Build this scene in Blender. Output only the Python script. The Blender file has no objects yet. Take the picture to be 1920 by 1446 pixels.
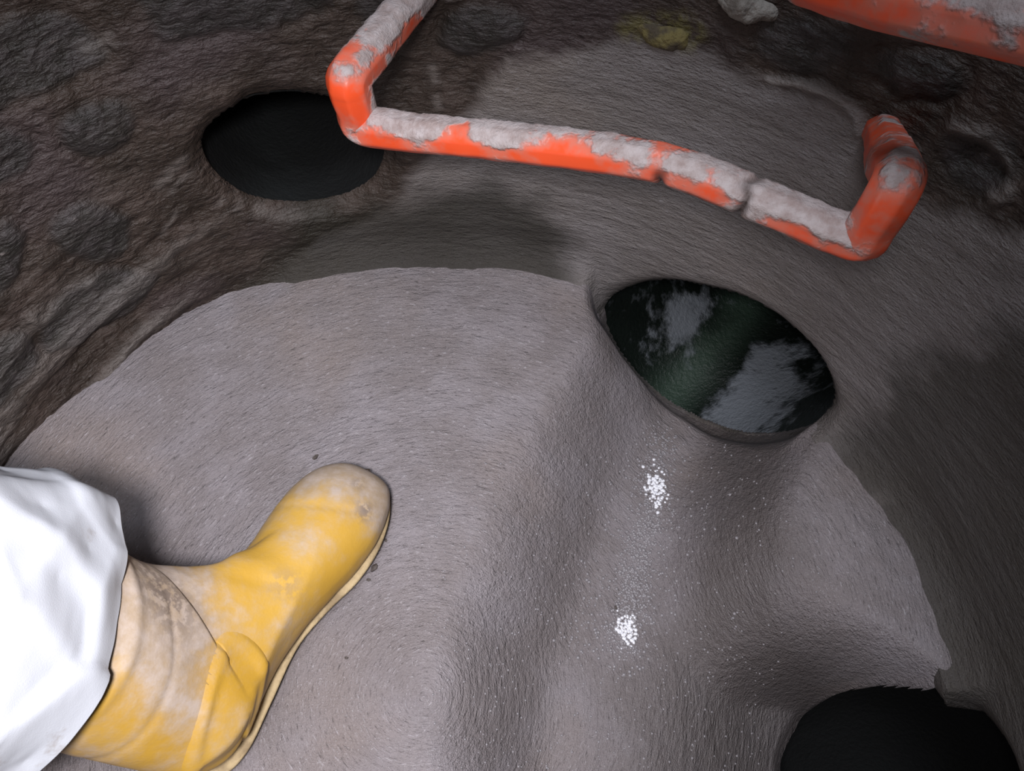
import bpy, bmesh, math, random
import numpy as np
from mathutils import Vector, Matrix
random.seed(3); rng = np.random.default_rng(7)
S = bpy.context.scene
COL = S.collection

# ---------------------------------------------------------------- camera, world, light
H = 0.78                                   # camera height above the benching
FPX = 1444.0                               # focal length in pixels of the 1920 px frame
cam_d = bpy.data.cameras.new('camera'); cam = bpy.data.objects.new('camera', cam_d); COL.objects.link(cam)
cam.location = (0, 0, H); cam.rotation_euler = (math.radians(30), 0, 0)
cam_d.sensor_fit = 'HORIZONTAL'; cam_d.sensor_width = 36; cam_d.lens = FPX/1920*36
cam_d.clip_start = 0.01; cam_d.clip_end = 20
S.camera = cam
S.view_settings.view_transform = 'Standard'; S.view_settings.look = 'None'
S.view_settings.gamma = 1; S.view_settings.use_curve_mapping = False
S.view_settings.exposure = 0.0
w = bpy.data.worlds.new('world'); S.world = w; w.use_nodes = True
w.node_tree.nodes['Background'].inputs[0].default_value = (0.75, 0.85, 1, 1)
w.node_tree.nodes['Background'].inputs[1].default_value = 0.2
def area(name, loc, target, size, power, col):
    l = bpy.data.lights.new(name, 'AREA'); l.shape = 'DISK'; l.size = size; l.energy = power; l.color = col
    o = bpy.data.objects.new(name, l); COL.objects.link(o); o.location = loc
    o.rotation_euler = (Vector(target)-Vector(loc)).to_track_quat('-Z', 'Y').to_euler()
    return o
area('daylight_opening', (-0.16, 0.0, 2.15), (-0.12, 0.1, 0), 0.55, 15.0, (0.84, 0.89, 1.0))
_l = bpy.data.lights.new('work_lamp', 'SPOT'); _l.energy = 44.0; _l.color = (1.0, 0.965, 1.0); _l.spot_size = math.radians(100); _l.spot_blend = 1.0; _l.shadow_soft_size = .050
_o = bpy.data.objects.new('work_lamp', _l); COL.objects.link(_o); _o.location = (-0.06, -0.06, 0.88)
_o.rotation_euler = (Vector((-0.25, 0.17, 0))-Vector(_o.location)).to_track_quat('-Z', 'Y').to_euler()

# ---------------------------------------------------------------- helpers
CX, CY, RW = -0.084, 0.109, 0.527          # axis and radius of the round chamber
c30, s30 = math.cos(math.radians(30)), math.sin(math.radians(30))
def rays(px, py):
    x = (np.asarray(px, float)-960)/FPX; y = -(np.asarray(py, float)-723)/FPX
    return np.stack([x, s30+y*c30, -c30+y*s30], -1)
def on_z(px, py, z=0.0):
    r = rays(px, py); t = (z-H)/r[..., 2]; return r*t[..., None]+np.array([0, 0, H])
def on_wall(px, py, R=RW):
    r = rays(px, py); a = r[..., 0]**2+r[..., 1]**2; b = -2*(r[..., 0]*CX+r[..., 1]*CY); c = CX*CX+CY*CY-R*R
    t = (-b+np.sqrt(b*b-4*a*c))/(2*a); return r*t[..., None]+np.array([0, 0, H])
def on_plane(px, py, p0, n):
    r = rays(px, py); o = np.array([0, 0, H]); t = np.dot(np.asarray(p0)-o, n)/(r@np.asarray(n)); return r*t[..., None]+o
def wall_uv(P):                            # arc length and height on the shaft wall
    return np.stack([np.arctan2(P[..., 1]-CY, P[..., 0]-CX)*RW, P[..., 2]], -1)
def ss(a, b, x):
    t = np.clip((x-a)/(b-a), 0, 1); return t*t*(3-2*t)

def _h(ix, iy, iz, seed):
    n = (ix*73856093) ^ (iy*19349663) ^ (iz*83492791) ^ (seed*2654435)
    n = n & 0xffffffff; n = (n ^ (n >> 13))*1274126177 & 0xffffffff; n = n ^ (n >> 16)
    return (n & 0xffff)/65535.0
def vn(P, scale, seed=0):
    """value noise -1..1; P (...,3) metres, scale in cycles per metre (scalar or triple)"""
    Q = P*np.asarray(scale, float)+seed*3.7; I = np.floor(Q).astype(np.int64); f = Q-I; f = f*f*(3-2*f)
    r = 0
    for dx in (0, 1):
        for dy in (0, 1):
            for dz in (0, 1):
                wgt = (f[..., 0] if dx else 1-f[..., 0])*(f[..., 1] if dy else 1-f[..., 1])*(f[..., 2] if dz else 1-f[..., 2])
                r = r+wgt*_h(I[..., 0]+dx, I[..., 1]+dy, I[..., 2]+dz, seed)
    return r*2-1
def fbm(P, scale, oct=4, seed=0, g=.5):
    r, a, n = 0, 1, 0; sc = np.asarray(scale, float)
    for i in range(oct):
        r = r+a*vn(P, sc, seed+i); n += a; a *= g; sc = sc*2.03
    return r/n
def smooth_poly(pts, n=8, closed=True):
    """Catmull-Rom through points"""
    P = np.asarray(pts, float); N = len(P); out = []
    rngi = range(N if closed else N-1)
    for i in rngi:
        if closed: a, b, c, d = P[(i-1) % N], P[i], P[(i+1) % N], P[(i+2) % N]
        else: a, b, c, d = P[max(i-1, 0)], P[i], P[i+1], P[min(i+2, N-1)]
        for k in range(n):
            t = k/n; out.append(.5*((2*b)+(c-a)*t+(2*a-5*b+4*c-d)*t*t+(3*b-a-3*c+d)*t**3))
    if not closed: out.append(P[-1])
    return np.array(out)
def sdf(Q, poly):
    """signed distance (negative inside) of 2D points to a polygon"""
    shp = Q.shape[:-1]; Q = Q.reshape(-1, 2); d = np.full(len(Q), 1e9); ins = np.zeros(len(Q), bool)
    for i in range(len(poly)):
        a = poly[i]; b = poly[(i+1) % len(poly)]; e = b-a; wv = Q-a
        t = np.clip((wv@e)/(e@e+1e-12), 0, 1); d = np.minimum(d, ((wv-t[:, None]*e)**2).sum(1))
        if abs(b[1]-a[1]) > 1e-12:
            c = (a[1] > Q[:, 1]) != (b[1] > Q[:, 1])
            ins ^= c & (Q[:, 0] < (b[0]-a[0])*(Q[:, 1]-a[1])/(b[1]-a[1])+a[0])
    d = np.sqrt(d); return np.where(ins, -d, d).reshape(shp)
def dist_line(Q, line):
    shp = Q.shape[:-1]; Q = Q.reshape(-1, 2); d = np.full(len(Q), 1e9)
    for i in range(len(line)-1):
        a, b = line[i], line[i+1]; e = b-a; wv = Q-a; t = np.clip((wv@e)/(e@e+1e-12), 0, 1)
        d = np.minimum(d, ((wv-t[:, None]*e)**2).sum(1))
    return np.sqrt(d).reshape(shp)

def mesh_obj(name, V, F, m, parent=None, attrs=None, smooth=True):
    me = bpy.data.meshes.new(name); V = np.asarray(V, np.float64)
    me.from_pydata(V.tolist(), [], F if isinstance(F, list) else F.tolist()); me.update()
    if smooth: me.polygons.foreach_set('use_smooth', np.ones(len(me.polygons), bool))
    for k, a in (attrs or {}).items():
        at = me.attributes.new(k, 'FLOAT', 'POINT'); at.data.foreach_set('value', np.asarray(a, np.float32))
    o = bpy.data.objects.new(name, me); COL.objects.link(o); me.materials.append(m)
    if parent: o.parent = parent
    return o
def grid_faces(nu, nv, wrap_u=False, wrap_v=False):
    i = np.arange(nu if wrap_u else nu-1); j = np.arange(nv if wrap_v else nv-1); I, J = np.meshgrid(i, j, indexing='ij')
    I2 = (I+1) % nu; J2 = (J+1) % nv
    return np.stack([I*nv+J, I2*nv+J, I2*nv+J2, I*nv+J2], -1).reshape(-1, 4)
def empty(name, loc=(0, 0, 0)):
    o = bpy.data.objects.new(name, None); COL.objects.link(o); o.location = loc; o.empty_display_size = .05; return o
def tag(o, label=None, cat=None, group=None, kind=None):
    for k, v in (('label', label), ('category', cat), ('group', group), ('kind', kind)):
        if v: o[k] = v
    return o

# ---------------------------------------------------------------- materials
class NT:
    def __init__(s, name):
        s.m = bpy.data.materials.new(name); s.m.use_nodes = True; s.t = s.m.node_tree; s.b = s.t.nodes['Principled BSDF']
    def n(s, ty, **kw):
        x = s.t.nodes.new(ty)
        for k, v in kw.items():
            if k.startswith('_'): setattr(x, k[1:], v)
            else:
                key = int(k[1:]) if k[0] == 'i' and k[1:].isdigit() else k.replace('_', ' ')
                if isinstance(v, bpy.types.NodeSocket): s.t.links.new(v, x.inputs[key])
                else: x.inputs[key].default_value = v
        return x
    def pos(s): return s.n('ShaderNodeTexCoord').outputs['Object']
    def attr(s, a): return s.n('ShaderNodeAttribute', _attribute_name=a).outputs['Fac']
    def math(s, op, a, b=0.0, clamp=False): return s.n('ShaderNodeMath', _operation=op, _use_clamp=clamp, i0=a, i1=b).outputs[0]
    def noise(s, vec, scale, detail=3, rough=.5): return s.n('ShaderNodeTexNoise', Vector=vec, Scale=scale, Detail=detail, Roughness=rough).outputs['Fac']
    def ramp(s, f, lo, hi): return s.n('ShaderNodeMapRange', _interpolation_type='SMOOTHSTEP', Value=f, From_Min=lo, From_Max=hi).outputs[0]
    def mix(s, f, a, b):
        x = s.t.nodes.new('ShaderNodeMix'); x.data_type = 'RGBA'
        for i, v in ((0, f), (6, a), (7, b)):
            if isinstance(v, bpy.types.NodeSocket): s.t.links.new(v, x.inputs[i])
            else: x.inputs[i].default_value = v if i == 0 else (*v, 1)
        return x.outputs[2]
    def fmix(s, f, a, b):
        x = s.t.nodes.new('ShaderNodeMix'); x.data_type = 'FLOAT'
        for i, v in ((0, f), (2, a), (3, b)):
            if isinstance(v, bpy.types.NodeSocket): s.t.links.new(v, x.inputs[i])
            else: x.inputs[i].default_value = v
        return x.outputs[0]
    def bump(s, h, dist, strength=1.0, nrm=None):
        kw = dict(Height=h, Distance=dist, Strength=strength)
        if nrm: kw['Normal'] = nrm
        return s.n('ShaderNodeBump', **kw).outputs[0]
    def put(s, **kw):
        for k, v in kw.items():
            k = k.replace('_', ' ')
            if isinstance(v, bpy.types.NodeSocket): s.t.links.new(v, s.b.inputs[k])
            else: s.b.inputs[k].default_value = (*v, 1) if isinstance(v, tuple) and len(v) == 3 else v
        return s.m

def streak_vec(t):
    """coordinates that run round the chamber: trowel and brush strokes follow them"""
    sp = t.n('ShaderNodeSeparateXYZ', Vector=t.pos())
    dx = t.math('SUBTRACT', sp.outputs[0], CX); dy = t.math('SUBTRACT', sp.outputs[1], CY)
    th = t.math('ARCTAN2', t.math('MULTIPLY', dx, -1.0), dy); r = t.math('SQRT', t.math('ADD', t.math('MULTIPLY', dx, dx), t.math('MULTIPLY', dy, dy)))
    return t.n('ShaderNodeCombineXYZ', X=t.math('MULTIPLY', t.math('MULTIPLY', th, r), 0.30), Y=r, Z=sp.outputs[2]).outputs[0]

# smooth cement render of floor and lower wall
def render_nodes(t, sv):
    p = t.pos()
    blot = t.noise(p, 9, 4, .6); fine = t.noise(sv, 420, 3, .6); mid = t.noise(sv, 150, 3, .55); grain = t.noise(p, 700, 2, .5)
    col = t.mix(t.ramp(blot, .35, .68), (.205, .180, .180), (.265, .240, .252))
    col = t.mix(t.ramp(t.noise(p, 5.0, 3, .5), .5, .75), col, (.235, .195, .180))
    col = t.mix(t.math('MULTIPLY', t.ramp(fine, .58, .78), .65), col, (.50, .475, .50))
    col = t.mix(t.math('MULTIPLY', t.ramp(fine, .42, .24), .7), col, (.065, .056, .054))
    col = t.mix(t.math('MULTIPLY', t.ramp(grain, .62, .76), .6), col, (.50, .48, .50))
    hgt = t.math('ADD', t.math('MULTIPLY', fine, .6), t.math('ADD', t.math('MULTIPLY', mid, .9), t.math('MULTIPLY', grain, .35)))
    return col, hgt
t = NT('cement_benching'); sv = streak_vec(t); col, hgt = render_nodes(t, sv)
wet = t.attr('wet')  # wet channel, plus shade painted round the pipe mouth rim
col = t.mix(t.math('MULTIPLY', wet, .80), col, (.085, .072, .068))
M_FLOOR = t.put(Base_Color=col, Roughness=t.fmix(wet, .72, .42), Specular_IOR_Level=t.fmix(wet, .35, .5), Normal=t.bump(hgt, .0040))
# chamber wall: rubble stone and mud, smooth render where the 'plaster' attribute is 1
t = NT('chamber_wall'); sv = streak_vec(t); col, hgt = render_nodes(t, sv); p = t.pos()
pl = t.attr('plaster'); stn = t.attr('stone'); pale = t.attr('pale'); moss = t.attr('moss')
col = t.mix(.42, col, (.15, .138, .115))
n1 = t.noise(p, 22, 5, .62); n2 = t.noise(sv, 170, 4, .62); n3 = t.noise(p, 60, 4, .6)
mud = t.mix(t.ramp(n1, .35, .68), (.030, .020, .014), (.066, .047, .038))
mud = t.mix(t.ramp(t.noise(p, 7, 2, .5), .5, .72), mud, (.058, .042, .041))
sto = t.mix(t.ramp(n3, .35, .7), (.018, .018, .016), (.048, .043, .044))
rub = t.mix(t.math('MULTIPLY', stn, .75), mud, sto)
rub = t.mix(t.math('MULTIPLY', t.ramp(n2, .64, .80), .8), rub, (.20, .17, .16))
rub = t.mix(t.math('MULTIPLY', t.ramp(n2, .44, .28), .6), rub, (.028, .021, .018))
rub = t.mix(pale, rub, (.30, .27, .25))
rub = t.mix(t.math('MULTIPLY', moss, t.ramp(n3, .35, .6)), rub, (.11, .095, .035))
col = t.mix(pl, rub, col)
col = t.mix(t.math('MULTIPLY', t.attr('wall_shade'), .80), col, (.020, .018, .012))  # painted shade darkens the wall colour
h2 = t.math('ADD', t.math('MULTIPLY', n2, 1.3), t.math('MULTIPLY', n3, 1.6))
M_WALL = t.put(Base_Color=col, Roughness=t.fmix(pl, .55, .75), Specular_IOR_Level=.35, Normal=t.bump(t.fmix(pl, h2, hgt), .0040))

# dirty orange plastic
t = NT('orange_plastic_with_mortar'); p = t.pos()
bn = t.noise(p, 26, 4, .62); bn2 = t.noise(p, 95, 4, .6); crust = t.attr('crust')
f = t.math('ADD', t.math('MULTIPLY', t.math('SUBTRACT', bn, .5), 1.9), crust)
f = t.math('ADD', f, t.math('MULTIPLY', t.math('SUBTRACT', bn2, .5), .35))
mk = t.ramp(f, .40, .64)
film = t.math('MULTIPLY', t.ramp(f, .05, .48), .55)
org = t.mix(film, (.80, .085, .022), (.46, .22, .17))
crk = t.attr('crack')
gray = t.mix(t.ramp(bn2, .3, .7), (.30, .235, .22), (.44, .39, .385))
colr = t.mix(mk, org, gray); colr = t.mix(crk, colr, (.035, .022, .018))
hh = t.math('ADD', t.math('MULTIPLY', mk, .25), t.math('MULTIPLY', t.noise(p, 420, 3, .6), t.fmix(mk, .06, .9)))
M_ORANGE = t.put(Base_Color=colr, Roughness=t.fmix(mk, .38, .85), Specular_IOR_Level=.45, Normal=t.bump(hh, .0013))

# pipes
def pipe_mat(name, a, b, c, lo, hi, rough):
    t = NT(name); p = t.pos(); f = t.math('ADD', t.noise(p, 24, 5, .6), t.math('MULTIPLY', t.attr('sky_sheen'), .5))  # grey patches are sky reflections put into the bore colour
    k = t.ramp(f, lo, hi); col = t.mix(t.math('MULTIPLY', t.attr('green'), t.ramp(t.noise(p, 12, 3), .2, .6)), a, b); col = t.mix(k, col, c)
    return t.put(Base_Color=col, Specular_IOR_Level=.3, Roughness=t.fmix(k, rough, .6), Normal=t.bump(t.math('ADD', t.math('MULTIPLY', k, .6), t.math('MULTIPLY', t.noise(p, 160, 4, .65), .8)), .004))
M_PIPE_G = pipe_mat('green_pipe_inside', (.007, .010, .008), (.040, .066, .048), (.19, .21, .235), .56, .80, .25)
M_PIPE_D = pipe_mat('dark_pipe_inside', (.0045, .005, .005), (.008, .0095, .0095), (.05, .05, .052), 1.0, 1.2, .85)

# rubber boot
t = NT('muddy_yellow_rubber'); p = t.pos(); md = t.attr('mud'); drk = t.attr('dark')
a = t.noise(p, 16, 5, .62); b = t.noise(p, 75, 5, .62)
f = t.math('ADD', t.math('ADD', t.math('MULTIPLY', t.math('SUBTRACT', a, .5), 1.3), t.math('MULTIPLY', t.math('SUBTRACT', b, .5), .45)), md)
k = t.math('MULTIPLY', t.ramp(f, .12, .78), .86)
yel = t.mix(t.ramp(t.noise(p, 9, 2), .35, .65), (.50, .285, .035), (.57, .345, .065))
dust = t.mix(t.ramp(b, .3, .7), (.35, .28, .22), (.45, .39, .36))
colb = t.mix(k, yel, dust)
colb = t.mix(t.math('MULTIPLY', drk, t.ramp(t.noise(p, 130, 3, .6), .40, .56)), colb, (.20, .155, .125))
M_BOOT = t.put(Base_Color=colb, Roughness=t.fmix(k, .42, .8), Specular_IOR_Level=.4, Normal=t.bump(t.math('ADD', t.math('MULTIPLY', b, .35), t.math('MULTIPLY', t.noise(p, 420, 2), .10)), .0012))
t = NT('dirty_pale_sole'); p = t.pos(); a = t.noise(p, 45, 4, .6)
M_SOLE = t.put(Base_Color=t.mix(t.ramp(a, .35, .65), (.30, .22, .12), (.52, .40, .22)), Roughness=.75, Normal=t.bump(t.noise(p, 260, 3), .0010))
# white coverall
t = NT('white_coverall_fabric'); p = t.pos(); a = t.noise(p, 34, 5, .65); b = t.noise(p, 9, 2)
d = t.math('MULTIPLY', t.ramp(a, .60, .74), t.ramp(b, .50, .62))
M_SUIT = t.put(Base_Color=t.mix(t.math('MULTIPLY', d, .5), (.56, .585, .63), (.30, .25, .21)), Roughness=.62, Specular_IOR_Level=.3,
               Normal=t.bump(t.noise(p, 900, 2), .00012))
t = NT('wet_sand_grain'); M_GRIT = t.put(Base_Color=(.25, .235, .245), Roughness=.30, Specular_IOR_Level=.6)
t = NT('pale_mortar'); p = t.pos(); M_MORTAR = t.put(Base_Color=t.mix(t.ramp(t.noise(p, 60, 4), .35, .65), (.16, .14, .12), (.30, .28, .25)), Roughness=.85, Normal=t.bump(t.noise(p, 220, 4, .6), .003))
t = NT('mossy_mortar'); p = t.pos(); M_MOSS = t.put(Base_Color=t.mix(t.ramp(t.noise(p, 70, 4), .40, .62), (.07, .055, .035), (.17, .14, .05)), Roughness=.85, Normal=t.bump(t.noise(p, 220, 4, .6), .003))
t = NT('dark_mud'); p = t.pos(); M_MUD = t.put(Base_Color=t.mix(t.noise(p, 90, 3), (.05, .04, .035), (.11, .09, .08)), Roughness=.7, Normal=t.bump(t.noise(p, 300, 3), .002))

# ---------------------------------------------------------------- channel and benching heights
chan_px = [(1105, 640), (1060, 700), (1000, 800), (945, 900), (890, 1040), (850, 1130), (826, 1220), (815, 1330), (815, 1446)]
chan_l = on_z([a for a, b in chan_px], [b for a, b in chan_px])[:, :2]
chan_rp = [(1535, 830), (1500, 900), (1475, 980), (1500, 1070), (1570, 1130), (1650, 1185), (1725, 1248), (1778, 1303)]
chan_r = on_z([a for a, b in chan_rp], [b for a, b in chan_rp])[:, :2]
CH = np.vstack([[[.10, .66]], smooth_poly(chan_l, 6, False), [[-.06, -.05], [-.02, -.16], [.10, -.28], [.30, -.36], [.62, -.30], [.66, .06]],
                smooth_poly(chan_r, 6, False)[::-1], [[.42, .46], [.42, .66]]])
def wall_poly(pts, nsm=8): 
    a = np.array(pts, float); return smooth_poly(wall_uv(on_wall(a[:, 0], a[:, 1])), nsm)
H1 = wall_poly([(384, 285), (405, 240), (460, 205), (545, 192), (630, 203), (700, 240), (722, 290), (700, 345), (640, 380), (560, 393), (480, 385), (415, 345)])
H2 = wall_poly([(1128, 590), (1160, 555), (1235, 535), (1320, 545), (1400, 572), (1470, 615), (1530, 680), (1553, 755), (1520, 800), (1440, 822), (1350, 812), (1250, 765), (1180, 700), (1140, 640)])
_a = np.linspace(0, 2*math.pi, 90, endpoint=False)
H3 = np.stack([-.130+.158*np.sign(np.cos(_a))*np.abs(np.cos(_a))**.7, -.190+.225*np.sign(np.sin(_a))*np.abs(np.sin(_a))**.8], -1)     # outlet, mostly below the frame
HOLES = [H1, H2, H3]
_us = [np.linspace(h[:, 0].min(), h[:, 0].max(), 60) for h in HOLES]
def _bottom(h, us):
    out = np.full(len(us), 9.0)
    for i in range(len(h)):
        a, b = h[i], h[(i+1) % len(h)]
        lo, hi = min(a[0], b[0]), max(a[0], b[0])
        if hi-lo < 1e-9: continue
        m = (us >= lo-1e-9) & (us <= hi+1e-9); z = a[1]+(b[1]-a[1])*(us-a[0])/(b[0]-a[0]); out = np.where(m, np.minimum(out, z), out)
    return out
HB = [_bottom(h, u) for h, u in zip(HOLES, _us)]
out_c = np.array([CX+RW*math.cos(-.19), CY+RW*math.sin(-.19)])                # middle of the outlet at the foot of the wall
def floor_h(X, Y):
    shp = X.shape; Q = np.stack([X, Y], -1); d = -sdf(Q, CH)            # + inside the channel
    wob = .006*vn(np.stack([X, Y, X*0], -1), 11, 5)
    prof = ss(-.010, .125-.088*ss(.26, .10, np.hypot(X-out_c[0], Y-out_c[1])), d+wob)
    drop = .112+.130*ss(.32, .05, np.hypot(X-out_c[0], Y-out_c[1]))
    z = -drop*prof
    rr = np.hypot(X-CX, Y-CY)
    z = z+.022*ss(.30, .53, rr)*(1-ss(0, .05, d))-.004                   # benching rises a little to the wall
    P = np.stack([X, Y, X*0], -1)
    u = np.arctan2(Y-CY, X-CX)*RW
    for k in (1,):
        zt = np.interp(u, _us[k], HB[k]); du = np.maximum(np.maximum(_us[k][0]-u, u-_us[k][-1]), 0)
        wgt = ss((.060, .10)[k-1], .004, RW-rr)*ss((.03, .012)[k-1], .0, du)*ss(-.012, .02, d)*(rr > .2)
        z = z*(1-wgt)+(zt-.0015)*wgt
    z = z+.0030*vn(P, 9, 11)+.0016*vn(P, 24, 12)+.0007*vn(P, 60, 13)
    return z
def on_floor(px, py):
    r = rays(px, py); ts = np.linspace(.6, 1.15, 700); Q = np.array([0, 0, H])+ts[:, None]*r; rad_ = np.hypot(Q[:, 0]-CX, Q[:, 1]-CY)
    k = int(np.argmax((Q[:, 2] < floor_h(Q[:, 0], Q[:, 1])) | (rad_ > RW+.010))); return Q[k]
def ru(r, u): return [CX+r*math.cos(u/RW), CY+r*math.sin(u/RW)]
SUMP = np.array([on_floor(a, b)[:2].tolist() for a, b in [(1745, 1292), (1712, 1284), (1640, 1284), (1560, 1306), (1500, 1360), (1470, 1430), (1480, 1530)]]+[ru(.40, -.22), ru(.45, -.275), ru(.50, -.285)])
SUMP = np.vstack([smooth_poly(SUMP, 8, False), [ru(.58, -.285), ru(.59, -.1), ru(.58, .018), ru(.52, .016)]])
# pits and trowel marks in the benching, by place
pits = on_z(*np.array([(590, 855), (935, 1085), (950, 855), (500, 815), (712, 690), (860, 615), (1010, 770), (640, 905), (1180, 1085)]).T)[:, :2]

# floor grid
st = .0030; g = np.arange(-.56, .56+st, st); gx, gy = np.meshgrid(g+CX, g+CY, indexing='ij'); n = len(g)
gz = floor_h(gx, gy)
for a in pits:
    gz -= .003*np.exp(-(((gx-a[0])*.8+(gy-a[1])*.6)**2/.006**2+((gx-a[0])*-.6+(gy-a[1])*.8)**2/.003**2))
P = np.stack([gx, gy, gz*0], -1)
th = np.arctan2(gy-CY, gx-CX); rr = np.hypot(gx-CX, gy-CY)
SV = np.stack([th*.16, rr, gz*0], -1)
gz += (.0009*fbm(SV, 55, 3, 31)+.0005*vn(SV, 190, 34))*ss(.05, .16, rr)
dchan = -sdf(np.stack([gx, gy], -1), CH)
wet = ss(.02, .10, dchan+.03*vn(P, 12, 41))
# darker band leading from the pipe mouth along the right of the channel and the low side by the outlet
dark_band = smooth_poly(on_z([1400, 1385, 1370, 1385], [800, 900, 1000, 1090], -.10)[:, :2], 6, False)
wet = np.clip(wet*.24+.90*ss(.080, .0, dist_line(P[..., :2], dark_band))+1.0*ss(.40, .17, np.hypot(gx-out_c[0], gy-out_c[1])+.03*vn(P, 14, 43))*ss(.0, .05, dchan), 0, 1)
uu = th*RW; inh = np.zeros_like(rr, bool)
for k in (1,): inh |= (uu > _us[k][0]-.002) & (uu < _us[k][-1]+.002)
du2 = np.maximum(np.maximum(_us[1][0]+.012-uu, uu-_us[1][-1]+.012), 0)
wet = np.maximum(wet, 1.0*ss(.058, .012, RW-rr+.008*vn(P, 30, 47))*ss(.02, .0, du2))  # shade at the pipe mouth rim, painted into the floor colour
keep = (rr < np.where(inh, RW+.016, RW+.022)).reshape(-1); F = grid_faces(n, n); F = F[keep[F].all(1)]
ds = sdf(np.stack([gx, gy], -1), SUMP); gxs, gys = np.gradient(ds, st); gl = np.sqrt(gxs**2+gys**2)+1e-6
sn = np.abs(ds) < st*.9; gx2 = gx-np.where(sn, ds*gxs/gl, 0); gy2 = gy-np.where(sn, ds*gys/gl, 0)
gz = gz-.014*ss(.020, .0, ds)**2
F = F[~((ds < 0) & ~sn).reshape(-1)[F].any(1)]; F = F[ds.reshape(-1)[F].mean(1) > -.0004]
idx = -np.ones(n*n, int); used = np.unique(F); idx[used] = np.arange(len(used))
V = np.stack([gx2, gy2, gz], -1).reshape(-1, 3)[used]
fl = mesh_obj('floor', V, idx[F], M_FLOOR, attrs={'wet': wet.reshape(-1)[used]})
tag(fl, kind='structure')

# ---------------------------------------------------------------- wall
PL_px = [(905, 170), (960, 120), (1060, 95), (1160, 80), (1260, 90), (1330, 112), (1400, 135), (1450, 150), (1500, 160), (1560, 175), (1605, 205), (1625, 240), (1640, 330), (1760, 400), (1860, 420), (2000, 470), (2100, 700), (2000, 1500), (1300, 1500), (1000, 800), (700, 560), (500, 585), (560, 470), (700, 410), (760, 340), (800, 270)]
PLP = wall_poly(PL_px, 6)
ths = math.radians(-25); the = math.radians(188)
T = np.concatenate([np.linspace(ths, the, 640), np.linspace(the, ths+2*math.pi, 70)[1:-1]])
Zs = np.concatenate([np.arange(-.30, .74, .0031), np.linspace(.745, 2.3, 50)])
TT, ZZ = np.meshgrid(T, Zs, indexing='ij')
UV = np.stack([TT*RW, ZZ], -1)
UV[..., 0] = np.where(UV[..., 0] > math.pi*RW*1.25, UV[..., 0]-2*math.pi*RW, UV[..., 0])
P0 = np.stack([CX+RW*np.cos(TT), CY+RW*np.sin(TT), ZZ], -1)
W3 = P0
warp = .010*vn(W3, 30, 61)+.004*vn(W3, 90, 62)
plast = ss(.010, -.014, sdf(UV, PLP)+warp)
plast = np.where((ZZ > .8), 0, plast)
# render fades out softly at its left border
stone = np.zeros_like(ZZ); disp = np.zeros_like(ZZ); groove = np.zeros_like(ZZ)
st_px = [[(-20, 60), (60, 20), (150, 40), (200, 85), (205, 120), (130, 160), (40, 190), (-30, 200)],
         [(235, -30), (290, 75), (330, 92), (400, 80), (520, 45), (620, 10), (600, -70), (300, -90)],
         [(105, 230), (150, 195), (215, 180), (250, 215), (240, 265), (180, 290), (120, 275)],
         [(-20, 250), (40, 235), (85, 265), (60, 320), (-20, 350)],
         [(100, 400), (170, 375), (250, 400), (240, 470), (150, 490), (95, 450)],
         [(-20, 420), (30, 400), (60, 450), (20, 530), (-30, 540)],
         [(90, 560), (150, 520), (230, 500), (300, 520), (250, 590), (150, 640), (80, 650)],
         [(-20, 640), (40, 620), (70, 670), (20, 740), (-30, 760)],
         [(830, 20), (900, 5), (990, 30), (960, 80), (870, 110), (820, 80)],
         [(1420, 40), (1500, 25), (1600, 50), (1590, 110), (1500, 150), (1420, 110)],
         [(1640, 90), (1740, 80), (1820, 120), (1790, 180), (1690, 190), (1640, 150)],
         [(1770, 260), (1830, 240), (1900, 280), (1890, 350), (1810, 360), (1765, 320)],
         [(660, 0), (740, -40), (760, 20), (700, 60)]]
for k, q in enumerate(st_px):
    sd = sdf(UV, wall_poly(q))+.6*warp
    m = ss(.004, -.010, sd); stone = np.maximum(stone, m)
    disp += (.0015+.0015*(k % 3))*ss(.002, -.022, sd)*(-1 if k in (0, 3, 11) else 1)
    groove += np.exp(-(sd/.0035)**2)
rough = (1-plast)
fade = ss(.78, .70, ZZ)*1.0
dsp = rough*(.0090*fbm(W3, 8, 3, 71)+.0030*fbm(W3, 34, 4, 72)+disp-.0025*groove*(vn(W3, 25, 75) > -.3)+.0016*fbm(W3, 150, 2, 74))
# diagonal mud ridges low on the left wall
UVd = np.stack([UV[..., 0]*.45-UV[..., 1]*.25, UV[..., 1]*.9+UV[..., 0]*.22, UV[..., 0]*0], -1)
low = ss(.0, .25, ZZ)*0+ss(.30, .02, ZZ)*ss(1.9*RW, 2.3*RW, UV[..., 0])
rdg = fbm(UVd, (11, 42, 1), 4, 77); dsp += low*.017*rdg
SW = np.stack([TT*.10, P0[..., 0]*0, ZZ], -1)
dsp += plast*(.0025*vn(W3, 12, 81)+.0013*fbm(SW, 60, 3, 82)+.0006*fbm(SW, 190, 2, 83))
dsp += plast*.004                                                   # coat thickness
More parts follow.
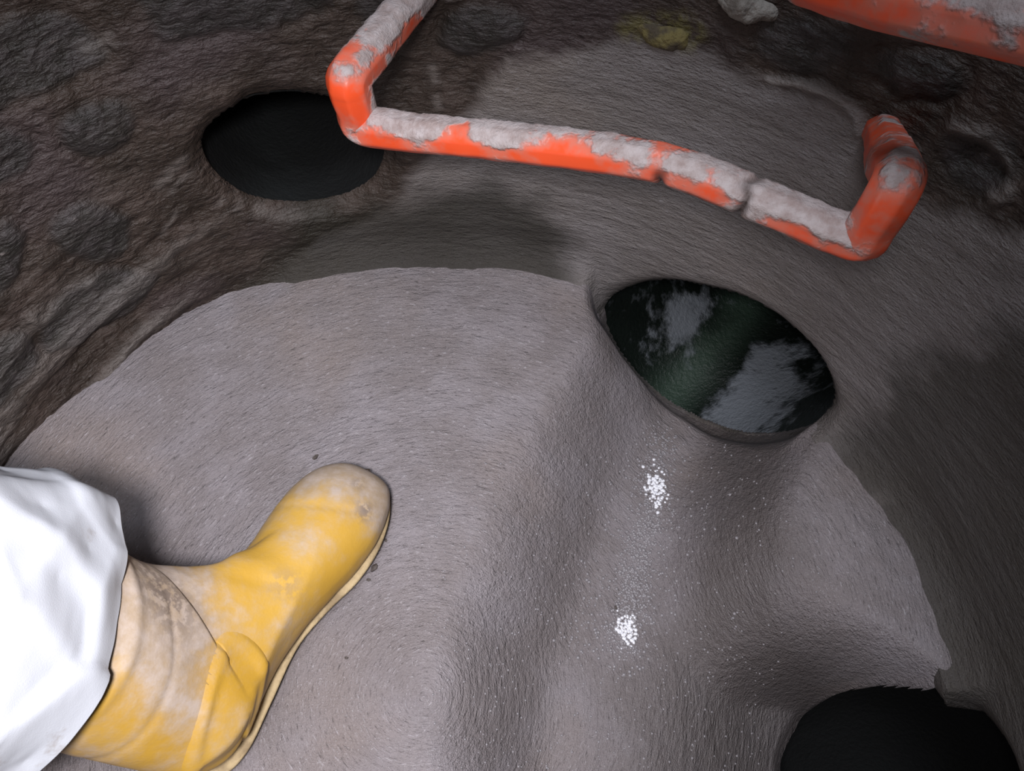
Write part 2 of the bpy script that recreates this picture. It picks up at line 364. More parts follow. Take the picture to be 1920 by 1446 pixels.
# raised pale lip of render beside the right leg of the step iron, and mortar ridges at the right
lip = smooth_poly(wall_uv(on_wall(*np.array([(1440, 148), (1500, 158), (1555, 172), (1590, 192), (1608, 215), (1616, 245)], float).T)), 6, False)
lipm = np.exp(-(dist_line(UV, lip)/.0032)**2)
rid = smooth_poly(wall_uv(on_wall(*np.array([(1790, 235), (1850, 260), (1885, 300), (1900, 350), (1860, 370), (1790, 340)], float).T)), 6, False)
ridm = np.exp(-(dist_line(UV, rid)/.007)**2)*ss(-.2, .5, vn(W3, 55, 90))
sme = smooth_poly(wall_uv(on_wall(*np.array([(150, 375), (215, 365), (265, 345)], float).T)), 6, False)
smem = np.exp(-(dist_line(UV, sme)/.006)**2)*ss(-.1, .5, vn(W3, 60, 91))
sm2 = smooth_poly(wall_uv(on_wall(*np.array([(60, 590), (130, 550), (190, 500), (240, 470)], float).T)), 6, False)
sm2m = np.exp(-(dist_line(UV, sm2)/.009)**2)*ss(-.4, .4, vn(W3, 40, 92))
dsp += .004*lipm+.006*ridm+.003*smem+.006*sm2m
pale = np.clip(.75*lipm+.40*ridm+.45*smem+.28*sm2m, 0, 1)
cove_shade = wall_poly([(560, 400), (700, 380), (840, 345), (960, 350), (1040, 400), (1085, 480), (1060, 530), (900, 500), (700, 530), (560, 580), (440, 640), (380, 640), (470, 520)])  # shade along the cove, painted into the wall colour
side_shade = wall_poly([(1640, 760), (1760, 660), (1870, 600), (1990, 600), (2000, 1500), (1900, 1500), (1800, 1330), (1740, 1120), (1660, 930), (1570, 850)])  # shade on the right wall, painted in as well
pale = np.clip(pale+.38*low*ss(.12, .55, rdg), 0, 1)
for sp_, w_, k_ in (([(420, 385), (490, 403), (570, 408), (650, 392)], .006, .34), ([(300, 348), (322, 322), (345, 300)], .006, .30), ([(325, 362), (345, 338), (372, 318)], .004, .26), ([(305, 440), (318, 420), (330, 402)], .003, .34),  # first stroke paints a glint below the left pipe mouth
                    ([(165, 95), (190, 85), (200, 75)], .008, .22), ([(700, 130), (815, 150), (822, 195)], .004, .0), ([(810, 130), (818, 170), (822, 200)], .005, .30)):
    ln_ = smooth_poly(wall_uv(on_wall(*np.array(sp_, float).T)), 6, False); pale = np.maximum(pale, k_*np.exp(-(dist_line(UV, ln_)/w_)**2)*ss(-.5, .3, vn(W3, 70, 95)))
wall_shade = np.maximum(ss(.030, -.034, sdf(UV, cove_shade)+1.6*warp), .80*ss(.03, -.03, sdf(UV, side_shade)+2.5*warp))
mossp = wall_poly([(1170, 55), (1240, 35), (1310, 60), (1290, 95), (1210, 90)])
moss = ss(.012, -.006, sdf(UV, mossp)+warp)
# cove where the render meets the benching
fz = floor_h(CX+(RW-.004)*np.cos(TT[:, :1]), CY+(RW-.004)*np.sin(TT[:, :1]))
cz = np.clip((ZZ-fz+.004)/.050, 0, 1); cove = .030*(1-np.sqrt(np.clip(1-(1-cz)**2, 0, 1)))
covm = ss(2.15*RW, 1.7*RW, UV[..., 0])*.8+.2
dsp += cove*covm*ss(-.10, -.02, fz)
D = np.stack([sdf(UV, h) for h in HOLES], 0); dmin = D.min(0)
wall_shade = np.maximum(wall_shade, .8*ss(.012, .0, D[1]+.8*warp)); lipr = np.where(dmin < .028, 1-np.clip(dmin, 0, .028)/.028, 0)  # painted shade also rings the green pipe mouth
dsp -= .016*lipr**2.2
rad = RW-dsp
inside = (dmin < 0)
# snap boundary vertices onto the outline by moving along the gradient in (u, z)
gu = np.gradient(dmin, axis=0)/np.gradient(UV[..., 0], axis=0); gzv = np.gradient(dmin, axis=1)/np.gradient(ZZ, axis=1)
gu = np.nan_to_num(gu); gzv = np.nan_to_num(gzv)
snap = np.abs(dmin) < .0036
nrm = np.sqrt(gu**2+gzv**2)+1e-6
TT2 = TT-np.where(snap, dmin*gu/nrm/RW, 0); ZZ2 = ZZ-np.where(snap, dmin*gzv/nrm, 0)
V = np.stack([CX+rad*np.cos(TT2), CY+rad*np.sin(TT2), ZZ2], -1).reshape(-1, 3)
F = grid_faces(len(T), len(Zs), wrap_u=True)[:, ::-1]
dead = ((inside & ~snap) | ((ZZ < fz-.030) & (UV[..., 0] > -.40) & (UV[..., 0] < .11))).reshape(-1)
F = F[~dead[F].any(1)]
cen = dmin.reshape(-1)[F].mean(1); F = F[cen > -.0004]
used = np.unique(F); idx = -np.ones(len(V), int); idx[used] = np.arange(len(used))
fl_ = lambda a: a.reshape(-1)[used]
wl = mesh_obj('wall_round', V[used], idx[F], M_WALL, attrs={'wall_shade': fl_(wall_shade), 'plaster': fl_(plast), 'stone': fl_(stone), 'pale': fl_(pale), 'moss': fl_(moss)})
tag(wl, kind='structure')

# ---------------------------------------------------------------- black sump where the channel drops away
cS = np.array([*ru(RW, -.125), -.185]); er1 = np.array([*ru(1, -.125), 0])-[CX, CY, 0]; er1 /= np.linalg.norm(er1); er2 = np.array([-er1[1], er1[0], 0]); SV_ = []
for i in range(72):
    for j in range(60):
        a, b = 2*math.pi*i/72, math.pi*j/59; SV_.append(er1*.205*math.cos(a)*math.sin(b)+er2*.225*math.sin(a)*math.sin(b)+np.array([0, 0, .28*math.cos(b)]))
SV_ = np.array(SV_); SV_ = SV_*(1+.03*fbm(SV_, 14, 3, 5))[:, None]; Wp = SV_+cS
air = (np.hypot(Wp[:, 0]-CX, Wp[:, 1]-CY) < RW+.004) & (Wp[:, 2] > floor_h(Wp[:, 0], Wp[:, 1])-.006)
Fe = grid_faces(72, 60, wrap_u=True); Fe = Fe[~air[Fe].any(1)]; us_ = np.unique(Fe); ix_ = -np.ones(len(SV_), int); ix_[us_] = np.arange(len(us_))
so_ = mesh_obj('drain_sump', SV_[us_], ix_[Fe], M_PIPE_D, attrs={'sky_sheen': np.zeros(len(us_))}); so_.location = tuple(cS)
tag(so_, 'black sump and outlet mouth where the channel drops away in the bottom right corner', 'drain')

# ---------------------------------------------------------------- drain pipes behind the mouths
def drain_pipe(poly, length, m, label, dirx=None, dz=0.0, sky_sheen=None, wear=0):
    c = poly.mean(0); th0 = c[0]/RW
    poly = c+(poly-c)*(1+.0028/np.linalg.norm(poly-c, axis=1, keepdims=True))
    pts = np.stack([CX+(RW+.013)*np.cos(poly[:, 0]/RW), CY+(RW+.013)*np.sin(poly[:, 0]/RW), poly[:, 1]], -1)
    ctr = pts.mean(0); d = np.array([math.cos(th0), math.sin(th0), dz]) if dirx is None else np.array(dirx, float); d /= np.linalg.norm(d)
    # a circle-like bore: outline keeps the mouth and settles to a round section further in
    n = len(pts); side = np.cross(d, [0, 0, 1]); side /= np.linalg.norm(side); up = np.cross(side, d)
    rel = pts-ctr; a = rel@side; b = rel@up; rmean = np.sqrt(np.abs(a.max()-a.min())*np.abs(b.max()-b.min()))/2
    ang = np.arctan2(b, a); V = []; rings = 46
    for k in range(rings):
        s = k/(rings-1); L = length*s; k2 = ss(0, .25, s)
        ra = np.hypot(a, b)*(1-k2)+rmean*k2
        off = ((rel@d)*(1-k2))
        V.append(ctr+np.outer(ra*np.cos(ang), side)+np.outer(ra*np.sin(ang), up)+np.outer(L+off, d))
    V = np.array(V); 
    nn = vn(V, 45, 7)*.002; V = V+nn[..., None]*(ctr-V)/np.linalg.norm(ctr-V, axis=-1, keepdims=True)*ss(0, .1, np.linspace(0, 1, rings))[:, None, None]
    o = empty('drain_pipe', tuple(ctr)); Vl = V-ctr
    F = grid_faces(rings, n, wrap_v=True)
    sl = np.zeros(V.shape[:2]) if sky_sheen is None else sky_sheen(V, ctr, d, side, up)
    mesh_obj('pipe_bore', Vl.reshape(-1, 3), F, m, o, attrs={'sky_sheen': sl.reshape(-1), 'green': np.exp(-(((V-ctr)@side+.034)/.034)**2).reshape(-1)})
    # outer sleeve so that it is a pipe with a wall, and the closed far end
    Ro = 1.09; Vo = ctr+(V-ctr); ax = np.outer(np.ones(rings), ctr).reshape(rings, 1, 3)+np.linspace(0, length, rings)[:, None, None]*d
    Vo = ax+(V-ax)*Ro+.004*d
    mesh_obj('pipe_sleeve', (Vo-ctr).reshape(-1, 3), F[:, ::-1], M_PIPE_D, o, attrs={'sky_sheen': sl.reshape(-1)*0})
    endv = np.vstack([V[-1]-ctr, (ctr+length*d)[None]-ctr]); ef = [[i, (i+1) % n, n] for i in range(n)]
    mesh_obj('pipe_end', endv, ef, M_PIPE_D, o, attrs={'sky_sheen': np.zeros(len(endv))})
    tag(o, label, 'pipe'); return o, ctr, d, side, up, rmean
def sky_sheen2(V, ctr, d, side, up):
    r = V-ctr; a = r@side; l = r@d; b = r@up
    # side points to the right-hand of the bore when looking in; painted sky reflections lie on the right of the invert and on the left lip
    s1 = np.exp(-(((a-.062)/.050)**2+((l-.06)/.13)**2)); s2 = np.exp(-(((a+.090)/.028)**2+((l-.13)/.06)**2))
    gap = np.exp(-(((a+.005)/.020)**2))
    return .9*s1+.85*s2-.35*gap-.05
drain_pipe(H1, .45, M_PIPE_D, 'dark empty round pipe mouth high in the left rough wall beneath the lower step iron', dz=-.05)
P2 = drain_pipe(H2, .60, M_PIPE_G, 'green inlet pipe mouth with painted grey reflections at the head of the channel', dz=-.03, sky_sheen=sky_sheen2)

# ---------------------------------------------------------------- step irons
def iron_parts(sections, parent, crack=(), sides=48, shift=0.0, blobs=()):
    """one continuous moulded bar through all sections, cut where one part ends and the next begins"""
    pts, rad_, brk = [], [], []
    for name, P_, r in sections:
        for i, q in enumerate(P_): pts.append(q); rad_.append(r[i] if isinstance(r, (list, tuple)) else r)
        brk.append(len(pts)-1)
    A = np.c_[np.array(pts, float), rad_]; sm = smooth_poly(A, 30, False)
    L = np.r_[0, np.cumsum(np.linalg.norm(np.diff(sm[:, :3], axis=0), axis=1))]; n = int(L[-1]/.0022)
    s_ = np.linspace(0, L[-1], n); Q = np.stack([np.interp(s_, L, sm[:, i]) for i in range(4)], -1); Pp, R_ = Q[:, :3], Q[:, 3]
    cuts = [0]+[int(np.searchsorted(s_, L[min(b*30, len(L)-1)])) for b in brk]; cuts[-1] = n-1
    tg = np.gradient(Pp, axis=0); tg /= np.linalg.norm(tg, axis=1, keepdims=True); V = []
    nx = np.cross(tg[0], [0, 0, 1.0])
    fi = np.linspace(0, 2*math.pi, sides, endpoint=False); oc = math.cos(math.pi/8)/np.cos((fi+math.pi/8) % (math.pi/4)-math.pi/8)
    for i in range(n):
        nx = nx-tg[i]*(nx@tg[i]); nx /= np.linalg.norm(nx); nb = np.cross(nx, tg[i]); q = R_[i]*(.25+.75*oc)
        V.append(Pp[i]+np.outer(np.cos(fi)*q, nx)+np.outer(np.sin(fi)*q, nb))
    V = np.array(V); N = V-Pp[:, None, :]; N /= np.linalg.norm(N, axis=-1, keepdims=True); W = V+shift
    cr = .34+.33*ss(.15, .9, N[..., 2])-.16*ss(-.1, .8, -N[..., 1])*ss(.7, .2, N[..., 2])+.30*vn(W, 16, 23)+.34*fbm(W, 36, 3, 25)
    for q in blobs: cr = cr+q[2]*np.exp(-(np.linalg.norm(V-np.asarray(q[0]), axis=-1)/q[1])**2)
    ck = np.zeros(V.shape[:2])
    for q in crack:
        c = np.array(q[:3]); k = np.argmin(np.linalg.norm(Pp-c, axis=1)); al = np.abs((V-c)@tg[k]+.005*vn(V, 110, 3)); dd = np.linalg.norm(V-c, axis=-1)
        ck = np.maximum(ck, np.exp(-(al/q[4])**2)*ss(q[3], q[3]*.6, dd))
    b_ = ss(.40, .75, cr)*(.0012+.0014*fbm(V, 150, 3, 27))+.0006*vn(V, 60, 28)-.0040*ck
    V = V+N*b_[..., None]; loc = np.array(parent.location)
    for (name, _, _), a, b in zip(sections, cuts[:-1], cuts[1:]):
        k = b-a+1; Vs = V[a:b+1].reshape(-1, 3); F = grid_faces(k, sides, wrap_v=True).tolist(); ex = []
        ex = [Pp[a], Pp[b]]; m0 = len(Vs)
        if a == 0: F += [[(j+1) % sides, j, m0] for j in range(sides)]
        if b == n-1: F += [[(k-1)*sides+j, (k-1)*sides+(j+1) % sides, m0+1] for j in range(sides)]
        mesh_obj(name, np.vstack([Vs, ex])-loc, F, M_ORANGE, parent, attrs={'crust': np.r_[cr[a:b+1].reshape(-1), 0, 0], 'crack': np.r_[ck[a:b+1].reshape(-1), 0, 0]})
BR = .0148
# vertical surface through the tread of the lower iron
lc, rc = np.array([-.121, .507]), np.array([.236, .342])
chd = rc-lc; nrm2 = np.array([-chd[1], chd[0]])/np.linalg.norm(chd)
def tread_pt(px, py, bow=0.0):
    a = lc+nrm2*bow; return on_plane(px, py, (a[0], a[1], 0), np.array([nrm2[0], nrm2[1], 0.0]))
tr = [tread_pt(*q) for q in [(676, 236, 0), (720, 244, .000), (850, 258, .004), (1000, 273, .008), (1150, 291, .010), (1240, 307, .010), (1320, 333, .008), (1400, 366, .006), (1500, 408, .002), (1570, 438, 0), (1616, 452, 0)]]
tr = [np.array(q) for q in tr]
ul = tread_pt(652, 150, 0); ur = tread_pt(1684, 345, 0)
el = on_wall(835, -75, RW+.03); er = on_wall(1650, 232, RW+.03)
si = empty('step_iron', tuple((tr[0]+tr[-1])/2))
cracks = [(*tread_pt(1252, 330, .01), .024, .0034), (*tread_pt(1394, 378, .006), .028, .0034), (*tread_pt(1462, 412, .004), .012, .0040), (*tread_pt(1612, 482, 0), .014, .0030)]
def ent(a, b, k): return a+(b-a)*k
iron_parts([('leg', [el, ent(el, ul, .35), ent(el, ul, .80)], [BR, BR*1.05, BR*1.15]),
            ('side_guard', [ent(el, ul, .98), ent(ul, tr[0], .20), ent(ul, tr[0], .62)], [BR*1.2, BR*1.22, BR*1.15]),
            ('tread', [ent(ul, tr[0], .95)]+tr[1:-1]+[ent(tr[-1], ur, .02)], [BR*1.12, BR*1.08]+[BR]*(len(tr)-3)+[BR*1.05, BR*1.15]),
            ('side_guard', [ent(tr[-1], ur, .35), ent(tr[-1], ur, .78), ent(ur, er, .05)], [BR*1.12, BR*1.14, BR*1.12]),
            ('leg', [ent(ur, er, .25), ent(ur, er, .6), er], [BR*1.15, BR*1.02, BR*1.0])], si, cracks, blobs=[(ent(tr[-1], ur, .6), .05, .20), (er, .042, -.9), (ent(el, ul, .6), .05, .25), (tr[0]+np.array([.02, 0, .02]), .02, .3), (tread_pt(1500, 400), .05, .16), (tread_pt(1600, 478), .016, -.3)])
tag(si, 'orange plastic step iron caked with grey mortar, its whole bent tread in view', 'step', 'orange step irons on the chamber wall')
# upper iron, higher up and further right: the tread only enters the picture at the top right corner
L2 = np.array([.166, .422, .505]); R2 = np.array([.345, .115, .570])
A2 = on_plane(1500, -48, (L2[0], L2[1], 0), np.array([.8615, .5023, 0])); B2 = on_plane(1920, 62, (L2[0], L2[1], 0), np.array([.8615, .5023, 0]))
dr = (B2-A2); dr /= np.linalg.norm(dr); R2 = A2+dr*.34; nw = np.array([dr[1]*-1, dr[0], 0]); nw /= np.linalg.norm(nw)
if nw@np.array([.5, .5, 0]) < 0: nw = -nw
s2 = empty('step_iron', tuple((A2+R2)/2))
upv = np.array([0, 0, .062])
def wall_end(p):
    q = p+nw*.0; 
    for k in range(60):
        q = q+nw*.005
        if math.hypot(q[0]-CX, q[1]-CY) > RW+.03: break
    return q-np.array([0, 0, .05])
uA, uB = A2+upv, R2+upv; wA, wB = wall_end(uA), wall_end(uB)
iron_parts([('leg', [wA, ent(wA, uA, .35), ent(wA, uA, .8)], [BR, BR*1.05, BR*1.15]), ('side_guard', [ent(wA, uA, .98), ent(uA, A2, .2), ent(uA, A2, .62)], BR*1.2),
            ('tread', [ent(uA, A2, .96), ent(A2, R2, .06), ent(A2, R2, .2), ent(A2, R2, .4)+nw*.006, ent(A2, R2, .6)+nw*.008, ent(A2, R2, .8)+nw*.004, ent(A2, R2, .94), ent(uB, R2, .96)], BR*1.06),
            ('side_guard', [ent(R2, uB, .38), ent(R2, uB, .8), ent(uB, wB, .02)], BR*1.2), ('leg', [ent(uB, wB, .2), ent(uB, wB, .65), wB], [BR*1.15, BR*1.05, BR])], s2, shift=.37)
tag(s2, 'orange step iron smeared with mortar, cut off at the top right corner', 'step', 'orange step irons on the chamber wall')

# ---------------------------------------------------------------- lumps on the wall
def lump(name, px, py, size, m, label, cat, seed, pts=None):
    c = on_wall(px, py, RW+.001); th0 = math.atan2(c[1]-CY, c[0]-CX); out = np.array([math.cos(th0), math.sin(th0), 0])
    side = np.array([-math.sin(th0), math.cos(th0), 0]); nu, nv_ = 40, 26; V = []
    for i in range(nu):
        for j in range(nv_):
            a = 2*math.pi*i/nu; b = math.pi*j/(nv_-1)
            V.append(side*math.cos(a)*math.sin(b)*size[0]-out*math.cos(b)*size[2]+np.array([0, 0, 1])*math.sin(a)*math.sin(b)*size[1])
    V = np.array(V); nr = V/np.linalg.norm(V, axis=1, keepdims=True)
    V = V+nr*(fbm(V+seed, 55, 4, seed)*min(size[:2])*1.0)[:, None]
    o = mesh_obj(name, V, grid_faces(nu, nv_, wrap_u=True), m); o.location = tuple(c)
    tag(o, label, cat); return o
lump('mortar_lump', 1402, 8, (.022, .011, .008), M_MORTAR, 'pale grey mortar lump on the dark wall left of the upper step iron', 'mortar', 3)
lump('mossy_lump', 1243, 66, (.024, .009, .006), M_MOSS, 'yellow-green mossy mortar lump above the smooth render', 'mortar', 9)

# ---------------------------------------------------------------- person: one booted leg in white coverall
HEEL = np.array([-.287, .050]); TOE = np.array([-.160, .334]); fd = TOE-HEEL; FL = np.linalg.norm(fd); fd /= FL
sd2 = np.array([fd[1], -fd[0]])            # towards the right of the foot
GZ = float(floor_h(np.array([-.2]), np.array([.2]))[0])+.004
def b2w(x, y, z):                          # boot coordinates: x to the right, y forward from the heel, z up
    x = np.asarray(x, float); y = np.asarray(y, float)*(FL/.312); z = np.asarray(z, float)
    return np.stack([HEEL[0]+fd[0]*y+sd2[0]*x, HEEL[1]+fd[1]*y+sd2[1]*x, GZ+z], -1)
LEAN = .78
SEC = [  # top (y,z), bottom (y,z), half width, lateral shift, squareness of the bottom
 ((.311, .030), (.311, .016), .006, .006, .2), ((.307, .043), (.308, .012), .024, .006, .3), ((.296, .057), (.298, .010), .037, .005, .4),
 ((.275, .070), (.278, .010), .047, .004, .5), ((.245, .079), (.248, .010), .052, .003, .55), ((.210, .087), (.212, .011), .051, .001, .5),
 ((.180, .098), (.178, .014), .046, -.001, .45), ((.158, .113), (.140, .017), .042, -.003, .4), ((.142, .130), (.100, .015), .041, -.004, .35),
 ((.131, .146), (.060, .010), .042, -.004, .3), ((.124, .160), (.024, .010), .044, -.003, .3), ((.121, .172), (.003, .022), .045, 0, .2),
 ((.120, .184), (-.004, .048), .047, 0, .1), ((.120, .196), (-.008, .078), .050, 0, .0), ((.121, .210), (-.014, .110), .054, 0, 0),
 ((.122, .222), (-.019, .140), .056, 0, 0), ((.122, .234), (-.021, .164), .058, 0, 0), ((.121, .246), (-.021, .188), .058, 0, 0), ((.119, .256), (-.018, .206), .057, 0, 0)]
keys = np.array([[a[0], a[1], b[0], b[1], w_, l_, q_] for a, b, w_, l_, q_ in SEC])
KS = smooth_poly(keys, 9, False); ns, nphi = len(KS), 120
phi = np.linspace(0, 2*math.pi, nphi, endpoint=False)
def leanx(z): return -LEAN*np.maximum(z-.085, 0)-0.0*z
BX = np.zeros((ns, nphi)); BY = BX.copy(); BZ = BX.copy()
for i, (ty, tz, by, bz, wd, lt, sq) in enumerate(KS):
    cph = np.cos(phi); sph = np.sin(phi)
    a = np.where(cph < 0, -np.abs(cph)**(1-.55*sq), cph)
    wx = wd*np.sign(sph)*np.abs(sph)**(1-.25*sq)*(1-.16*cph*(sq > .25))
    BY[i] = (ty+by)/2+(ty-by)/2*a; BZ[i] = (tz+bz)/2+(tz-bz)/2*a
    BX[i] = wx+lt
# ankle crease, instep folds, seam lines
def gauss(u, s): return np.exp(-(u/s)**2)
def boot_detail(X, Y, Z):
    d = np.zeros_like(X)
    d -= .0014*gauss((Y-.150)+.45*(Z-.115), .006)*ss(.07, .10, Z)*ss(.19, .14, Z)
    d += .0016*gauss((Y-.165)+.45*(Z-.105), .008)*ss(.06, .10, Z)*ss(.19, .14, Z)
    d -= .0012*gauss(Y-.243-.35*X, .0022)*ss(.05, .065, Z)                   # toe cap seam
    d -= .0010*gauss(Z-.158-.25*(Y-.06), .0028)*ss(.045, .02, np.abs(X-.03))*ss(.12, .09, Y)
    d += .0022*gauss(Z-.196-.13*(Y-.06), .006)                              # bead under the cuff
    return d
det = boot_detail(BX, BY, BZ)
PB = np.stack([BX, BY, BZ], -1)
def normals(PB):
    du = np.gradient(PB, axis=0); dv = np.roll(PB, -1, 1)-np.roll(PB, 1, 1); N = np.cross(du, dv); N /= np.linalg.norm(N, axis=-1, keepdims=True)+1e-9
    c = PB.mean(1, keepdims=True); s = np.sign(((PB-c)*N).sum(-1).mean()); return N*s
NB = normals(PB)
PB = PB+NB*(det+.0016*fbm(PB, 22, 3, 101)+.0022*vn(PB, 13, 104)*ss(.17, .24, BZ))[..., None]
# oval ankle guard on the inner (right) side: measured along y and z
gy0, gz0 = .052, .088
qy = (PB[..., 1]-gy0); qz = (PB[..., 2]-gz0); ca, sa = math.cos(.42), math.sin(.42)
eu = (qy*ca+qz*sa)/.056; ev = (-qy*sa+qz*ca)/.030; er_ = np.sqrt(eu**2+ev**2)
guard = (PB[..., 0] > .005)
def lean_apply(Pl):
    Q = Pl.copy(); Q[..., 0] = Pl[..., 0]+leanx(Pl[..., 2]-.25*Pl[..., 0]*ss(.1, .2, Pl[..., 2])); return Q
mud = .33+.58*ss(.225, .290, PB[..., 1])*ss(.12, .05, PB[..., 2])+.42*ss(.12, .16, PB[..., 2])*ss(.0, .07, PB[..., 1])*ss(.26, .20, PB[..., 2])
mud += .30*gauss(np.linalg.norm(PB-np.array([.02, .10, .185]), axis=-1), .055)-.25*gauss(np.linalg.norm(PB-np.array([.03, .02, .22]), axis=-1), .045)
mud += .30*ss(.035, .012, PB[..., 2])-.10*gauss(PB[..., 1]-.19, .04)
dark = gauss(np.linalg.norm((PB-np.array([.028, .105, .172])), axis=-1), .026)+.9*gauss(np.linalg.norm(PB-np.array([.040, .262, .065]), axis=-1), .010)+.7*gauss(np.linalg.norm(PB-np.array([.02, .285, .066]), axis=-1), .008)
dark = np.clip(dark+.45*gauss(np.linalg.norm(PB-np.array([.03, .165, .095]), axis=-1), .012), 0, 1)
pr = empty('person', tuple(b2w(0, .12, 0)))
ploc = np.array(pr.location)
Wb = b2w(*np.moveaxis(lean_apply(PB), -1, 0))
Fb = grid_faces(ns, nphi, wrap_v=True).tolist(); nvb = ns*nphi
Vb = np.vstack([Wb.reshape(-1, 3), b2w(.006, .313, .022)[None]]); Fb += [[(j+1) % nphi, j, nvb] for j in range(nphi)]
boot = mesh_obj('rubber_boot', Vb-ploc, Fb, M_BOOT, pr, attrs={'mud': np.r_[mud.reshape(-1), .5], 'dark': np.r_[dark.reshape(-1), 0]})
boot['label'] = 'muddy yellow rubber boot'
sol = boot.modifiers.new('thick', 'SOLIDIFY'); sol.thickness = .003; sol.offset = -1
# guard patch: follows the boot surface, raised inside its oval, with a rim
m_g = (er_ < 1.22) & guard; Fg = grid_faces(ns, nphi, wrap_v=True); fs = Fg[m_g.reshape(-1)[Fg].all(1)]
offg = -.0015+.0046*ss(1.16, 1.02, er_)-.0016*ss(.90, .80, er_)+.0012*ss(.74, .40, er_)
PG = PB+NB*offg[..., None]; Wg = b2w(*np.moveaxis(lean_apply(PG), -1, 0)).reshape(-1, 3)
us = np.unique(fs); ix = -np.ones(ns*nphi, int); ix[us] = np.arange(len(us))
gd = mesh_obj('ankle_guard', Wg[us]-ploc, ix[fs], M_BOOT, boot, attrs={'mud': mud.reshape(-1)[us]-.12, 'dark': dark.reshape(-1)[us]*0})
# sole: outline in boot coordinates
so = np.array([(.006, .318), (.034, .308), (.052, .282), (.060, .245), (.057, .205), (.044, .165), (.036, .125), (.040, .075), (.043, .030), (.032, .002), (0, -.010), (-.032, .002), (-.043, .03), (-.040, .08), (-.038, .125), (-.042, .165), (-.050, .205), (-.049, .245), (-.040, .282), (-.022, .308)])
so = smooth_poly(so, 8); cs = so.mean(0)
def ring(off, z):
    d = so-np.roll(so, 1, 0); tt = np.roll(so, -1, 0)-np.roll(so, 1, 0); tt /= np.linalg.norm(tt, axis=1, keepdims=True); nn_ = np.stack([tt[:, 1], -tt[:, 0]], -1)
    if ((so+nn_*.01-cs)**2).sum() < ((so-cs)**2).sum(): nn_ = -nn_
    q = so+nn_*off; arch = .010*gauss(q[:, 1]-.125, .030)
    return b2w(q[:, 0], q[:, 1], z+arch*(z < .008))
prof = [(-.012, 0), (-.008, .0015), (-.0065, .007), (-.0060, .0125), (-.0042, .0135), (-.0030, .0155), (-.0040, .0175), (-.008, .0185), (-.018, .0185)]
VR = np.array([ring(a, z) for a, z in prof]); n2_ = VR.shape[1]
Fs = grid_faces(len(prof), n2_, wrap_v=True).tolist(); Vs = VR.reshape(-1, 3); k0 = len(Vs)
Vs = np.vstack([Vs, VR[0].mean(0)[None], VR[-1].mean(0)[None]])
Fs += [[(j+1) % n2_, j, k0] for j in range(n2_)]+[[(len(prof)-1)*n2_+j, (len(prof)-1)*n2_+(j+1) % n2_, k0+1] for j in range(n2_)]
sl_ = mesh_obj('sole', Vs-ploc, Fs, M_SOLE, boot); sl_['label'] = 'pale dirty boot sole with raised welt'

# trouser leg: crumpled tube from the hem up past the frame
def trouser():
     
    nr, na = 150, 200; an = np.linspace(0, 2*math.pi, na, endpoint=False)
    # control rings in boot coordinates: centre (x,y,z), radii (rx, ry)
    # centre x, y, z and radii in the world; the hem is wide and flattened, the leg leans out to the left
    C = np.array([[-.358, .130, .204, .073, .113], [-.370, .127, .228, .080, .115], [-.385, .116, .270, .084, .112], [-.408, .108, .31, .088, .108],
                  [-.432, .098, .36, .088, .104], [-.452, .086, .42, .086, .102], [-.470, .070, .49, .084, .100], [-.484, .05, .57, .080, .098]])
    K = smooth_poly(C, 24, False); s = np.linspace(0, len(K)-1, nr); K = np.stack([np.interp(s, np.arange(len(K)), K[:, i]) for i in range(5)], -1)
    X = K[:, 0:1]+K[:, 3:4]*np.sign(np.cos(an))*np.abs(np.cos(an))**.85; Y = K[:, 1:2]+K[:, 4:5]*np.sign(np.sin(an))*np.abs(np.sin(an))**.9
    Z = K[:, 2:3]+.12*(X-K[:, 0:1])*ss(150, 40, np.arange(nr))[:, None]+.02*np.sin(an*2)*0
    Pq = np.stack([X, Y, Z], -1)
    # crumple: flat facets meeting in sharp creases
    r2 = np.random.default_rng(21); sites = Pq.reshape(-1, 3)[r2.integers(0, nr*na, 64)]; dirs = r2.normal(size=(64, 3)); dirs /= np.linalg.norm(dirs, axis=1, keepdims=True)
    Q = Pq.reshape(-1, 3); d2 = ((Q[:, None, :]-sites[None])**2).sum(-1); f1 = np.sqrt(d2.min(1)).reshape(nr, na); wgt = np.exp(-(d2-d2.min(1, keepdims=True))/.00035); wgt /= wgt.sum(1, keepdims=True)
    h = (wgt*(((Q[:, None, :]-sites[None])*dirs[None]).sum(-1)*.17)).sum(1).reshape(nr, na)
    N = normals(Pq); h = h-h.mean()+.16*(f1-f1.mean())+.0015*fbm(Pq, 20, 2, 55)+.0005*fbm(Pq, 70, 2, 57); h = np.clip(h, -.007, .007)
    Pq = Pq+N*h[..., None]
    Wq = Pq
    o = mesh_obj('trouser_leg', Wq.reshape(-1, 3)-ploc, grid_faces(nr, na, wrap_v=True), M_SUIT, pr)
    o['label'] = 'white crumpled coverall trouser leg'
    m = o.modifiers.new('thick', 'SOLIDIFY'); m.thickness = .0016; m.offset = -1
    # turned hem band inside the opening
    Hm = Pq[:10]; cN = Hm.mean(1, keepdims=True); Hi = cN+(Hm-cN)*(1-.035/1.0)
    hm = mesh_obj('hem', Hi.reshape(-1, 3)-ploc, grid_faces(10, na, wrap_v=True), M_SUIT, o)
    m = hm.modifiers.new('thick', 'SOLIDIFY'); m.thickness = .0012; m.offset = -1
trouser()
tag(pr, 'person in white coverall and muddy yellow rubber boot, only one lower leg in view', 'person')

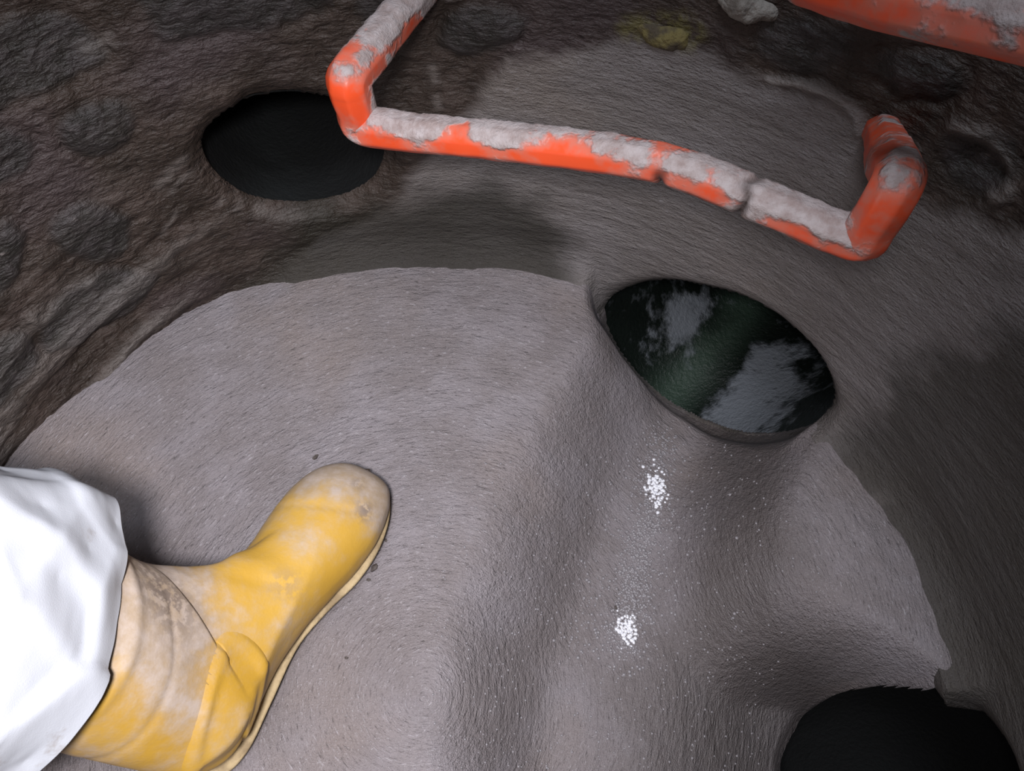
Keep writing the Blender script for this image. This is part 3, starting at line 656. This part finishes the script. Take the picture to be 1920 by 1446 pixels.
# ---------------------------------------------------------------- wet sparkling grit in the channel (nobody could count it)
line = on_z([1262, 1240, 1235, 1215, 1205, 1200, 1190, 1180], [790, 860, 930, 990, 1050, 1100, 1150, 1200], -.06)[:, :2]
line = smooth_poly(line, 8, False); base = bmesh.new(); bmesh.ops.create_icosphere(base, subdivisions=1, radius=1)
bv = np.array([v.co[:] for v in base.verts]); bf = np.array([[v.index for v in f.verts] for f in base.faces]); base.free()
GV, GF = [], []; cnt = 0
def grit(x, y, r):
    global cnt
    z = float(floor_h(np.array([x]), np.array([y]))[0]); GV.append(bv*r*np.array([1, 1, .5])+[x, y, z+r*.05]); GF.append(bf+cnt*len(bv)); cnt += 1
for k in range(1400):
    p_ = line[rng.integers(0, len(line))]; sp = .012 if k % 4 else .045
    grit(p_[0]+rng.normal()*sp, p_[1]+rng.normal()*.012, rng.uniform(.0011, .0024))
for k in range(520):
    q = on_z(rng.uniform(820, 1500), rng.uniform(880, 1446), -.06); grit(q[0], q[1], rng.uniform(.0009, .0017))
go = mesh_obj('wet_sand_grains', np.vstack(GV), np.vstack(GF), M_GRIT)
tag(go, 'glistening wet sand grains along the middle of the channel', 'sand', kind='stuff')

t = NT('white_glint'); M_GLINT = t.put(Base_Color=(.86, .87, .92), Roughness=.15, Specular_IOR_Level=.9)  # glints of the wet channel put in as white beads
for cpx, cpy, n_, lb in ((1235, 905, 150, 'larger patch of white beads painted as glints in the channel below the green pipe mouth'), (1180, 1172, 110, 'small patch of white beads painted as glints lower down the channel')):
    c = on_z(cpx, cpy, -.10); GV, GF, cnt = [], [], 0
    for k in range(n_):
        grit(c[0]+rng.normal()*.0065, c[1]+rng.normal()*(.014 if n_ > 120 else .009), rng.uniform(.0012, .0028))
    f_ = mesh_obj('painted_glint', np.vstack(GV), np.vstack(GF), M_GLINT); tag(f_, lb, 'painted_glint', kind='stuff')

# ---------------------------------------------------------------- crumbs of dark mud
def crumb(px, py, r, label, seed, z=None):
    c = on_z(px, py, 0.0); zz = float(floor_h(np.array([c[0]]), np.array([c[1]]))[0])
    b = bmesh.new(); bmesh.ops.create_icosphere(b, subdivisions=3, radius=1); V = np.array([v.co[:] for v in b.verts]); F = [[v.index for v in f.verts] for f in b.faces]; b.free()
    V = V*(1+.45*fbm(V, 1.7, 3, seed))[:, None]*r*np.array([1.5, 1, .6]); o = mesh_obj('mud_crumb', V, F, M_MUD); o.location = (c[0], c[1], zz+r*.25)
    o.rotation_euler.z = seed; tag(o, label, 'mud', 'dark mud crumbs on the benching')
for k, (px, py, r, lb) in enumerate([(700, 1062, .0028, 'dark mud crumb touching the boot sole beside the ball of the foot'), (722, 1010, .0014, 'tiny dark mud crumb beside the front of the boot sole'),
        (690, 1085, .0016, 'small dark mud crumb just behind the largest crumb beside the sole'), (590, 855, .0024, 'dark mud crumb on the benching just above the boot toe'),
        (1180, 1085, .0014, 'tiny dark mud crumb in the channel between the two bright glints'), (648, 1232, .0014, 'tiny dark mud crumb on the benching right of the ankle of the boot')]):
    crumb(px, py, r, lb, k+1)
